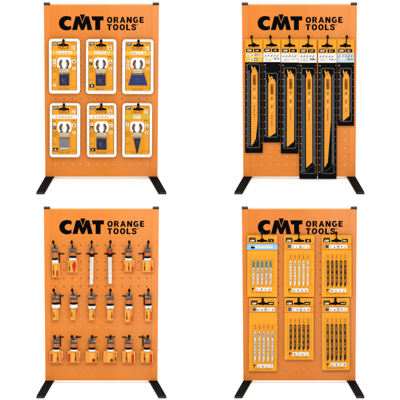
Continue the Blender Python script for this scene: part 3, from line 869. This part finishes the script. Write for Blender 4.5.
# ------------------------------------------------------------------ jigsaw blade packs (lower right)
def jig_pack(st, box, label, stripcol, bx, by0, by1, bcol, tagy, depth=2.5):
    x0, y0, x1, y1 = box
    cx, cy = (x0 + x1) / 2, (y0 + y1) / 2
    root = thing('jigsaw_blade_pack', label, 'jigsaw blade pack', st.place(cx, cy, depth), 'five-blade jigsaw packs on the lower right stand', .4)
    def mb(): return MB(cx, cy)
    c = mb()
    c.prism(rr(x0, y0, x1, y1, .5, 2), 0, .5, 'card')
    z = .56
    c.rect(x0 + 1.6, y0 + 2.2, x0 + 8.4, y0 + 3.7, z, 'brownink')
    c.rect(x0 + 1.6, y0 + 3.8, x0 + 8.4, y0 + 6.9, z, 'ink')
    scribble(c, x0 + 2.0, y0 + 2.5, x0 + 8.0, .9, z + .04, 'ink')
    emblem(c, x0 + 2.6, y0 + 4.3, 4.8, z + .04, 'whiteink', h=2.1)
    c.rect(x1 - 9.4, y0 + 3.8, x1 - 3.4, y0 + 6.9, z, 'ink')
    scribble(c, x1 - 9.2, y0 + 2.3, x1 - 3.2, .7, z, 'brownink')
    scribble(c, x1 - 8.4, y0 + 4.6, x1 - 4.4, 1.5, z + .04, 'whiteink', .95, .6)
    ys = y0 + 8.2
    if stripcol == 'skyblue':
        c.box(x0 - .3, ys, x1 + .3, ys + 6.6, .1, .62, 'skyblue')
        c.rect(x0 - .3, ys, x1 + .3, ys + .45, .66, 'brownink')
        c.rect(x0 - .3, ys + 6.2, x1 + .3, ys + 6.6, .66, 'brownink')
        for k in range(6):
            kx = x0 + 7.4 + k * 3.0
            c.flat([(kx, ys + 4.6), (kx + .7, ys + 1.4 + rng.random()), (kx + 2.4, ys + 1.1), (kx + 2.7, ys + 4.4)], .68, 'white')
            c.flat([(kx + .9, ys + 4.0), (kx + 1.5, ys + 1.9), (kx + 1.8, ys + 2.0), (kx + 1.3, ys + 4.1)], .72, 'greyink')
        c.rect(x0 + 3.6, ys + 3.2, x0 + 7.4, ys + 5.0, .68, 'ink')
        scribble(c, x0 + 3.8, ys + 1.6, x0 + 7.2, 1.2, .68, 'greyink')
    else:
        c.rect(x0, ys, x1, ys + .35, z, 'brownink')
        c.rect(x0, ys + 6.1, x1, ys + 6.4, z, 'brownink')
        c.rect(x0, ys + .35, x1, ys + 6.1, z, 'cardlow')
        icon(c, x0 + 3.4, ys + 1.3, 3.8, 3.7, z + .05, 'ink', 'greyink')
        for k in range(5):
            icon(c, x0 + 7.5 + k * 3.6, ys + 1.1, 3.5, 3.9, z + .05, 'greyink', 'white' if k != 2 else 'iceblue', True)
    # ruler ticks in relief on the left, bottom marks
    y = by0 - 2
    while y < by1:
        c.rect(x0 + 1.6, y, x0 + 2.4, y + .3, z, 'orangeink')
        y += 1.7
    yb = by1 + 1.9
    for k in range(2):
        scribble(c, x0 + 4.4, yb + 4.7 + k * .8, x1 - 5.0, .45, z, 'brownink', .9, .3)
    for q in (x0 + 2.9, x1 - 3.1):
        c.rect(q, ys + 7.4, q + .22, yb + 4.2, z, 'orangeink')
    c.flat([(x0 + 4.2, yb + .4), (x0 + 7.6, yb + 1.1), (x0 + 5.6, yb + 1.9), (x0 + 5.4, yb + 3.9), (x0 + 4.7, yb + 3.9), (x0 + 4.9, yb + 1.9)], z, 'ink')
    for k in range(4):
        icon(c, x0 + 8.4 + k * 4.0, yb + .2, 3.8, 3.6, z, 'greyink', 'white', True)
    if tagy:
        for k in range(5):
            c.rect(bx + 4.3 * k - .8, tagy, bx + 4.3 * k + .8, tagy + 4.6, z, 'cardlow')
            vscribble(c, bx + 4.3 * k - .45, tagy + .4, tagy + 4.2, .9, z + .04, 'brownink', .9, .45)
    else:
        for k in range(5):
            c.rect(bx + 4.3 * k - .6, ys + 8.4, bx + 4.3 * k + .6, by0 - .6, z, 'cardpale')  # bars of slightly lighter amber above the blades
    c.build('printed_card', root)
    h = mb()
    euro_slot(h, cx - .2, y0 + 5.2, 10.4, 2.6, .75)
    h.flat(circ(cx - .2, y0 + 4.7, .5, 8), .8, 'greyink')
    h.build('hanging_slot', root)
    # five blades
    for k in range(5):
        x = bx + 4.3 * k
        b = mb()
        w = 1.05
        pts = [(x - .55, by0), (x + .55, by0), (x + w, by0 + .8), (x + w, by1 - 2.6)]
        pts += [(x - w * .4, by1), (x - w, by1 - .6)]
        y = by1 - 1.2
        while y > by0 + 7.5:
            pts += [(x - w + .32, y), (x - w - .08, y - .85)]
            y -= .9
        pts += [(x - w, by0 + 6), (x - w, by0 + .8)]
        if bcol == 'blue':
            ysplit = by0 + 7.4
            b.prism([(x - .55, by0), (x + .55, by0), (x + w, by0 + .8), (x + w, ysplit), (x - w, ysplit), (x - w, by0 + .8)], .9, 1.4, 'teal')
            b.prism([(x + w, ysplit), (x + w, by1 - 2.6)] + [q for q in pts if q[1] > ysplit and q != (x + w, by1 - 2.6)] + [(x - w, ysplit)], .9, 1.4, 'silverwhite')
            vscribble(b, x - .5, by0 + 1.6, by0 + 6.4, 1.0, 1.45, 'navy', .85, .5)
            vscribble(b, x - .6, by0 + 8.8, by0 + 13.0, 1.2, 1.45, 'ink', .95, .5)
            vscribble(b, x - .4, by0 + 14.0, by1 - 3.5, .8, 1.45, 'greyink', .8, .5)
        elif bcol in ('ivory', 'silverwhite'):
            b.prism(pts, .9, 1.4, bcol)
            vscribble(b, x - .6, by0 + 1.4, by0 + 6.6, 1.2, 1.45, 'ink', .92, .5)
            L = by1 - by0
            for q in (.30, .40, .50, .62, .72):
                vscribble(b, x - .55, by0 + L * q, by0 + L * q + L * .075, 1.1, 1.45, rng.choice(('greyink', 'darkink', 'brownink')), .9, .4)
        else:
            b.prism(pts, .9, 1.4, 'bladeblack')
            L = by1 - by0
            for q in (.05, .26, .50, .70):
                vscribble(b, x - .65, by0 + L * q, by0 + L * (q + .16), 1.2, 1.45, 'orangeink', .9, .4)
        b.build('jigsaw_blade', root, 0.05)
    f = mb()
    f.pillow(bx - 3.4, (tagy or by0 - 4) - 1.4, bx + 4.3 * 4 + 3.4, by1 + 1.2, 1.6, .52, 2.2, 'blisterthin', .8)
    f.build('clear_blister', root)
    return root

# ------------------------------------------------------------------ router bit cases and drill tubes (lower left)
def clip_parts(mb, root, x0, x1, y, small=False, tone='neck'):
    """the mottled clip over the hook and the translucent neck under it"""
    cx = (x0 + x1) / 2
    g = mb()
    w = (x1 - x0) / 2
    g.pillow(cx - w * .62, y - .6, cx + w * .62, y + 2.6, 1.0, 1.2, 3.4, 'smoke', .7)
    g.pillow(cx - w, y + 1.6, cx + w, y + 5.0, 1.2, 0.6, 3.0, 'smoke', .8)
    for k in range(4):
        xx = cx - w * .75 + k * w * .5
        g.ball(xx, y + 2.4 + rng.uniform(-.5, .9), 3.0, .55, .6, rng.choice(('smokedark', 'smokedark', 'smoke', 'cream')), 8)
    g.pillow(cx - w * .92, y + 4.0, cx + w * .92, y + 5.2, .5, 1.4, 3.5, 'smokedark', .4)
    g.tubes([(cx - w * .6, y + 1.4, 3.2), (cx, y + .7, 3.6), (cx + w * .6, y + 1.5, 3.2)], .35, 'smokedark', 6)
    g.build('hanger_clip', root)

def bit_case(st, hw, ytop, ring, box, label, text, reds, capred=False):
    hx0, hx1 = hw
    x0, y0, x1, y1 = box
    cx = (hx0 + hx1) / 2
    cy = (ytop + y1) / 2
    root = thing('router_bit_case', label, 'router bit case', st.place(cx, cy, 1.2), 'amber router bit cases on the lower left stand', 1.3)
    def mb(): return MB(cx, cy)
    clip_parts(mb, root, hx0, hx1, ytop)
    n = mb()
    w = (hx1 - hx0) / 2
    n.prism([(cx - w * .95, ytop + 5.0), (cx + w * .95, ytop + 5.0), (cx + w * .72, ring + .1), (cx - w * .72, ring + .1)], .8, 3.0, 'neck')
    for q, mm, ww in ((-.62, 'neckdark', .14), (-.30, 'necklight', .12), (.05, 'neckdark', .08), (.34, 'necklight', .08), (.52, 'neckdark', .12)):
        n.rect(cx + w * q, ytop + 5.5 + rng.random() * .6, cx + w * (q + ww), ring - .5 - rng.random(), 3.05, mm)
    n.box(cx - w * .9, ytop + 4.9, cx + w * .9, ytop + 5.7, 2.6, 3.1, 'neckdark')
    n.build('neck', root, .4)
    r = mb()
    r.lathe(cx, 2.2, [(w * .86, ring), (w * .98, ring + .25), (w * .98, ring + 1.5), (w * .86, ring + 1.7)], 'black', 20, .7)
    r.build('collar', root)
    c = mb()
    c.lathe(cx, 2.2, [(w * .9, ring + 1.7), (w * 1.05, ring + 1.95), (w * 1.05, y0 + .1)], 'tube', 20, .75)
    c.rect(cx - .12, ring + 2.0, cx + .12, y0, 2.2 + w * .8, 'greyink')
    if capred:
        c.rect(cx - .4, y0 - .9, cx + 1.0, y0 - .1, 2.25 + w * .8, 'red')
    c.build('cap', root)
    k = mb()
    D = 3.2
    k.pillow(x0, y0, x1, y1, .8, 0, D, 'amber', .55)
    k.prism([rr(x0 + .55, y0 + .55, x1 - .55, y1 - .55, .5, 3), rev(rr(x0 + .95, y0 + .95, x1 - .95, y1 - .95, .4, 3))], D - .05, D + .12, 'amberrimshine')
    e = D + .06
    wd, ht = x1 - x0, y1 - y0
    k.rect(x0 + wd * .30, y0 + 1.1, x0 + wd * .46, y1 - 1.1, e, 'ambershine')  # highlight painted on the case front as lighter amber stripes
    k.rect(x0 + wd * .46, y0 + 1.1, x0 + wd * .66, y0 + ht * .6, e, 'ambershine')
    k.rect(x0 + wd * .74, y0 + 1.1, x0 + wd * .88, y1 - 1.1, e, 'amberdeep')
    k.rect(x0 + wd * .455, y0 + 1.0, x0 + wd * .485, y1 - 1.0, e + .02, 'amberrimshine')  # thin pale highlight line, painted on
    if text is not None:
        tx, ty1, tl = text
        k.rect(tx - .15, ty1 - tl - .3, tx + 1.95, ty1 + .3, e + .05, 'cardlow')
        emblem(k, tx + .1, ty1, tl * .62, e + .1, 'ink', True, h=1.55)
        vscribble(k, tx + .2, ty1 - tl, ty1 - tl * .66, 1.3, e + .1, 'darkink', .95, .45)
    k.build('case', root)
    for (kind, rx, ra, rb, rw) in reds:
        b = mb()
        L = rb - ra
        if kind == 'drop':
            prof = [(rw * .25, ra), (rw * .75, ra + L * .12), (rw, ra + L * .3), (rw * .9, ra + L * .5), (rw * .5, ra + L * .75), (rw * .35, rb)]
        elif kind == 'bar':
            prof = [(rw * .5, ra), (rw, ra + .4), (rw, rb - .4), (rw * .6, rb)]
        else:
            prof = [(rw * .3, ra), (rw * .85, ra + L * .2), (rw, ra + L * .5), (rw * .85, ra + L * .8), (rw * .3, rb)]
        b.lathe(rx, D + .1, prof, 'darkred' if kind == 'dot' else 'red', 12, .5)
        if kind != 'dot':
            b.box(rx - rw * .25, ra - .5, rx + rw * .25, ra + .1, D, D + .5, 'darkred')
        b.build('router_bit', root)
    return root

def drill_tube(st, x0, x1, ytop, ybot, label, tint):
    cx, cy = (x0 + x1) / 2, (ytop + ybot) / 2
    root = thing('drill_bit_tube', label, 'drill bit tube', st.place(cx, cy, 1.2), 'white drill bit tubes on the lower left stand', 1.0)
    def mb(): return MB(cx, cy)
    g = mb()
    g.ball(cx, ytop + 2.4, 2.2, 2.6, 2.6, 'smoke')
    g.ball(cx - 1.0, ytop + 1.6, 3.9, 1.0, .9, 'smokedark', 8)
    g.ball(cx + 1.2, ytop + 2.8, 3.9, .9, .8, 'smokedark', 8)
    g.lathe(cx, 2.2, [(2.4, ytop + 3.4), (2.6, ytop + 4.6), (2.0, ytop + 6.4)], tint, 16)
    g.build('hanger_clip', root)
    c = mb()
    c.lathe(cx, 2.2, [(1.6, ytop + 6.2), (3.1, ytop + 6.6), (3.2, ytop + 7.6), (2.6, ytop + 8.2), (2.2, ytop + 9.6), (2.0, ytop + 9.8)], 'black', 20)
    c.build('collar', root)
    w = (x1 - x0) / 2
    t = mb()
    yb = ybot
    t.lathe(cx, 2.2, [(w * .95, ytop + 9.6), (w, ytop + 10.2), (w, yb - 2.0), (w * .92, yb - 1.0), (w * .7, yb - .35), (w * .3, yb)], 'tube', 20)
    t.build('tube', root)
    l = mb()
    fd = 2.2 + w + .03
    vscribble(l, cx - .45, ytop + 13, yb - 14, .8, fd, 'greyink', .85, .5)
    vscribble(l, cx - .4, yb - 12, yb - 9.5, .8, fd, 'darkink', .9, .5)
    vscribble(l, cx - .35, yb - 7.5, yb - 3.5, .6, fd, 'greyink', .85, .5)
    l.rect(cx - .3, ytop + 10.4, cx - .05, ytop + 13.8, fd, 'greyink')
    l.build('label_print', root)
    return root

# ------------------------------------------------------------------ build everything
# floor: one white sheet that runs past every edge of the picture
fl = bpy.data.meshes.new('floor')
fl.from_pydata([(-40, -40, 0), (40, -40, 0), (40, 60, 0), (-40, 60, 0)], [], [(0, 1, 2, 3)])
fl.materials.append(M['floor'])
fo = bpy.data.objects.new('floor', fl)
col.objects.link(fo)
fo['kind'] = 'structure'

# --- stand with multi-tool blade cards
cards = [
    ((49.0, 38.6, 80.0, 93.1), (51.8, 41.2, 76.8, 90.1), 'white-bordered card with square blue blade and small white disc, upper left', 'strip', 'straight', 'navy', 'a', 63.4),
    ((86.0, 39.0, 116.3, 93.4), (88.4, 41.4, 113.3, 90.3), 'white-bordered card with square navy blade, middle of the upper row', 'strip', 'straight', 'navy', 'c', 101.0),
    ((122.3, 39.2, 153.4, 93.6), (125.4, 41.6, 150.6, 90.6), 'white-bordered card with wide flared blue blade, upper right', 'strip', 'wide', 'blue', 'b', 138.4),
    ((49.8, 103.0, 80.1, 156.8), (52.2, 105.3, 76.9, 154.0), 'white-bordered card with bare grey steel blade and white strip', 'white', 'straight', 'steel', 'c', 63.8),
    ((87.0, 103.0, 116.4, 156.8), (89.4, 105.3, 113.8, 154.0), 'white-bordered card with square navy blade under a white strip', 'white', 'straight', 'navy', 'c', 101.2),
    ((122.4, 103.0, 152.0, 156.8), (125.0, 105.3, 149.5, 154.0), 'white-bordered card with a pointed navy blade and a yellow-green strip', 'green', 'point', 'navy', 'd', 138.2),
]
hooks = [(c[7], c[1][1] + 2.2, c[7] + .1, c[1][1] - .4, 9.0) for c in cards]
st1 = Stand(0, 0, 'orange pegboard stand with six white-bordered multi-tool blade cards', 0.0, hooks)
for c in cards:
    blade_card(st1, *c)

# --- stand with long saw blade packs
packs = [   # x0, x1, bottom, strip y, blister x0, x1, top, blade
    (245.1, 262.8, 152.8, 52.7, 246.8, 260.0, 63.3, dict(x=(251.0, 257.6), taper=121, xe=255.9, ye=138.5, tip=145.4, pitch=2.3), 'black saw blade pack with an amber strip and coarse-toothed blade, leftmost', 'amber'),
    (263.2, 280.6, 142.3, 52.5, 265.4, 277.8, 72.6, dict(x=(268.1, 275.6), xe=275.6, ye=132.6, tip=136.9, pitch=1.15), 'black saw blade pack under a white strip, second shortest', 'white'),
    (281.0, 298.6, 153.4, 52.9, 283.8, 296.4, 67.2, dict(x=(286.9, 294.2), xe=294.2, ye=141.0, tip=146.4, pitch=1.15), 'mid-length black saw blade pack under a white strip, third from left', 'white'),
    (299.1, 317.0, 178.6, 53.2, 301.4, 315.4, 67.6, dict(x=(305.9, 312.2), xe=312.2, ye=161.8, tip=167.3, pitch=1.15), 'black saw blade pack with straight blade reaching below the board', 'white'),
    (318.0, 336.7, 178.6, 53.2, 321.5, 334.4, 67.6, dict(x=(324.3, 331.0), taper=119.5, xe=327.9, ye=162.0, tip=166.8, pitch=1.15), 'black saw blade pack with tapering blade reaching below the board', 'white'),
    (337.2, 354.1, 125.7, 53.0, 339.8, 351.8, 67.6, dict(x=(342.6, 349.4), xe=349.4, ye=115.6, tip=120.4, pitch=1.15), 'shortest black saw blade pack, under a pale blue strip', 'blue'),
]
hooks = [(251.6 + .9, 43.6, 251.6, 37.0, 9.0), (270.6 + .6, 43.8, 270.4, 37.0, 9.0), (289.5 + .2, 43.4, 289.4, 37.0, 9.0),
         (308.2, 43.6, 308.5, 37.0, 9.0), (327.2, 43.6, 327.7, 37.0, 9.0), (346.0, 43.8, 346.8, 37.0, 9.0)]
st2 = Stand(198, 0, 'orange pegboard stand with six long black saw blade packs', 0.7, hooks)
for k, pk in enumerate(packs):
    x0, x1, bt, sy, b0, b1, btop, bl, lab, sc_ = pk
    blade_pack(st2, x0, x1, bt, sy, b0, b1, btop, bl, lab, sc_, 2.0 + .25 * (k % 2))

# --- stand with router bits
bits = [  # clip x, clip top, ring, case box, label, text(x, y bottom, length), reds, capred, ball
    ((52.0, 58.3), 246.2, 257.4, (51.7, 262.4, 59.9, 276.8), 'narrow amber case with small red bit, left end of top row', (52.4, 274.6, 9.5), [('bar', 57.0, 270.0, 275.8, .9)], False, (53.2, 242.2)),
    ((69.2, 76.4), 246.4, 255.2, (67.8, 259.2, 77.8, 271.9), 'small amber case with one large red drop-shaped bit, top row', (68.6, 270.2, 8.4), [('drop', 74.2, 261.4, 270.8, 2.0)], False, (71.7, 242.2)),
    ((124.9, 131.9), 246.4, 255.5, (123.8, 259.3, 134.5, 270.9), 'amber case with red at both edges, second from right in top row', (128.0, 269.6, 7.6), [('bar', 132.9, 266.0, 270.3, .95), ('bar', 124.5, 263.5, 269.6, .4)], False, (129.3, 242.2)),
    ((144.2, 151.0), 246.4, 255.5, (142.2, 259.3, 153.3, 271.5), 'broad amber case with one red bit, right end of top row', (143.6, 269.8, 7.6), [('bar', 151.6, 266.2, 270.3, .95)], False, (148.4, 242.2)),
    ((51.9, 60.0), 293.4, 301.8, (52.4, 306.9, 58.6, 319.6), 'slim amber case with small dark mark, left end of middle row', (52.9, 316.4, 4.6), [], False, (53.7, 290.3)),
    ((69.8, 77.6), 293.4, 301.8, (70.4, 306.9, 75.8, 319.6), 'slim amber case with small dark mark, second in middle row', (70.8, 315.8, 4.6), [], False, (72.2, 290.3)),
    ((88.2, 95.6), 293.4, 303.2, (88.8, 307.6, 94.6, 319.8), 'slim amber case lettered on its right, third in middle row', (92.4, 317.2, 6.6), [], True, (91.5, 290.3)),
    ((106.5, 113.8), 293.4, 303.0, (107.0, 307.6, 113.3, 320.0), 'slim amber case lettered on its right, fourth in middle row', (111.0, 317.4, 6.2), [], True, (110.4, 290.4)),
    ((125.4, 132.4), 293.6, 303.4, (124.8, 307.8, 132.2, 321.8), 'amber case with red lower right edge, fifth in middle row', (125.9, 318.8, 6.6), [('bar', 131.4, 315.4, 321.0, .5)], True, (129.3, 290.5)),
    ((145.0, 151.6), 293.4, 303.0, (145.0, 307.4, 151.8, 320.9), 'amber case with tall red right edge, right end of middle row', (145.8, 317.8, 7.0), [('bar', 151.0, 311.0, 319.6, .5)], True, (148.4, 290.2)),
    ((52.6, 59.6), 337.6, 346.9, (49.6, 350.2, 63.3, 362.2), 'wide amber case with red bit at left, left end of bottom row', (57.0, 361.0, 9.0), [('bar', 51.6, 353.2, 361.0, 1.0), ('bar', 62.6, 357.0, 361.0, .35)], False, (54.5, 336.8)),
    ((70.2, 77.4), 337.6, 346.9, (67.6, 350.2, 80.6, 362.0), 'wide amber case with red bit at left, second in bottom row', (74.8, 361.0, 9.0), [('bar', 69.2, 353.2, 361.0, 1.0), ('bar', 79.9, 357.0, 361.0, .35)], False, (71.9, 336.8)),
    ((88.6, 95.6), 337.6, 346.9, (85.3, 350.4, 99.1, 362.0), 'wide amber case with dark red spot, third in bottom row', (96.7, 361.0, 9.0), [('dot', 93.6, 357.9, 361.2, 1.6)], False, (92.2, 336.8)),
    ((107.0, 114.0), 337.6, 346.9, (103.4, 350.4, 117.3, 362.0), 'wide amber case with dark red spot, fourth in bottom row', (114.9, 361.0, 8.6), [('dot', 111.9, 357.9, 361.2, 1.6)], False, (110.5, 336.8)),
    ((125.1, 132.0), 337.8, 346.9, (122.2, 350.4, 135.3, 362.0), 'wide amber case with red bit at right, fifth in bottom row', (125.6, 361.2, 9.0), [('bar', 132.7, 353.8, 361.6, 1.1)], False, (129.3, 336.6)),
    ((143.6, 150.4), 337.8, 346.9, (140.6, 350.4, 153.3, 362.0), 'wide amber case with red bit at right, right end of bottom row', (143.8, 361.2, 9.0), [('bar', 151.1, 353.8, 361.6, 1.1)], False, (147.9, 336.6)),
]
tubes = [(89.7, 93.6, 246.2, 284.2, 'left white drill bit tube, with an orange neck', 'neck'),
         (108.0, 111.9, 246.2, 283.4, 'right white drill bit tube, with a reddish neck', 'red')]
hooks, plates = [], []
for b in bits:
    (h0, h1), yt = b[0], b[1]
    bx, by = b[8]
    hc = (h0 + h1) / 2
    hooks.append((hc, yt + 2.0, bx, by, 8.0))
    top, midr = yt < 260, 260 < yt < 330
    hy = 253.6 if top else (295.4 if midr else 336.6)
    pl = []
    if hc < 100:
        hole = min((55.6 + 8.31 * k for k in range(12)), key=lambda q: abs(q - (hc + 7)))
        pl.append((hc, hy + (0 if top else 1.1), hole, hy))
        if hc < 60:
            pl.append((hc + 4.4, hy - 1.5, hc + 4.4, hy + 9.5))
        elif hc < 76 and not top and not midr:
            pl.append((hc + 2.4, hy - 1.0, hc + 4.0, hy + .6)); pl.append((hc + 4.0, hy + .8, hole + .8, hy))
    else:
        hole = min((55.6 + 8.31 * k for k in range(12)), key=lambda q: abs(q - (hc - 7)))
        pl.append((hc, hy + (0 if top else 1.1), hole, hy))
        if hc > 140:
            pl.append((hc - 4.2, hy - 1.5, hc - 4.2, hy + 9.5))
        elif hc < 115 and not top and not midr:
            pl.append((hc, hy + 1.1, hc + 4.6, hy - .2))
    plates.append(pl)
for t, by in zip(tubes, ((91.6, 242.2), (110.4, 241.9))):
    tc = (t[0] + t[1]) / 2
    hooks.append((tc, t[2] + 1.8, by[0], by[1], 8.0))
    plates.append([(tc - 5.6, 253.6, tc + 5.6, 253.4)])
st3 = Stand(0, 204, 'orange pegboard stand with three rows of small amber router bit cases', 0.4, hooks, plates, split=87.0)
for b in bits:
    bit_case(st3, *b[:8])
for t in tubes:
    drill_tube(st3, *t)

# --- stand with jigsaw blade packs
jigs = [
    ((247.3, 235.2, 277.2, 296.8), 'jigsaw blade pack with a pale blue strip and teal-topped blades', 'skyblue', 253.4, 260.2, 285.2, 'blue', None),
    ((284.0, 235.2, 314.3, 296.8), 'jigsaw blade pack with five short cream blades, middle of the upper row', 'amber', 290.6, 260.4, 286.2, 'ivory', 254.6),
    ((321.8, 235.2, 351.5, 296.8), 'jigsaw blade pack with five dark blades, upper right', 'amber', 328.0, 260.2, 286.4, 'black', 254.6),
    ((249.0, 298.0, 277.2, 371.0), 'longest jigsaw blade pack with five long pale blades, lower left', 'amber', 255.2, 331.2, 362.0, 'silverwhite', 324.6),
    ((284.5, 298.0, 313.6, 359.4), 'shortest jigsaw blade pack with five dark blades, middle of lower row', 'amber', 290.8, 324.4, 350.0, 'black', 318.6),
    ((322.0, 298.0, 349.6, 370.0), 'jigsaw blade pack with five long dark blades, lower right', 'amber', 327.7, 323.8, 360.6, 'black', 318.4),
]
hooks = []
for j in jigs:
    b = j[0]
    cxx = (b[0] + b[2]) / 2 - .2
    up = b[1] < 260
    hooks.append((cxx, b[1] + 4.8, cxx - .2, (233.2 if up else 299.6), 9.0))
st4 = Stand(198, 204, 'orange pegboard stand with six amber jigsaw blade packs', 0.9, hooks, tone='_deep')
for j in jigs:
    jig_pack(st4, *j)

# ------------------------------------------------------------------ light
w = bpy.data.worlds.new('World')
sc.world = w
w.use_nodes = True
bg = w.node_tree.nodes['Background']
bg.inputs['Color'].default_value = (1.0, 0.99, 0.975, 1)
bg.inputs['Strength'].default_value = 1.20

def softbox(name, loc, target, sx, sy, power):
    l = bpy.data.lights.new(name, 'AREA')
    l.shape = 'RECTANGLE'
    l.size, l.size_y = sx, sy
    l.energy = power
    l.color = (1.0, 0.985, 0.96)
    o = bpy.data.objects.new(name, l)
    col.objects.link(o)
    o.location = loc
    o.rotation_euler = (Vector(target) - Vector(loc)).to_track_quat('-Z', 'Y').to_euler()
    return o

for py, power in ((BASE, 40), (BASE + 204, 66)):
    y = row_y(py)
    softbox('softbox', (0.0, y - 1.9, 2.1), (0.0, y, 0.2), 2.6, 0.7, power)

# ------------------------------------------------------------------ camera
cd = bpy.data.cameras.new('Camera')
cam = bpy.data.objects.new('Camera', cd)
col.objects.link(cam)
cd.type = 'ORTHO'
cd.ortho_scale = 400 * S
cd.clip_start, cd.clip_end = 0.1, 200
dist = 9.0
cam.location = (0, -dist * CO, dist * SI)
cam.rotation_euler = (math.pi / 2 - TH, 0, 0)
sc.camera = cam

sc.view_settings.view_transform = 'Standard'
sc.view_settings.look = 'None'
sc.view_settings.exposure = 0
sc.view_settings.gamma = 1
sc.render.resolution_x = sc.render.resolution_y = 1024
sc.cycles.max_bounces = 8
sc.cycles.transparent_max_bounces = 12
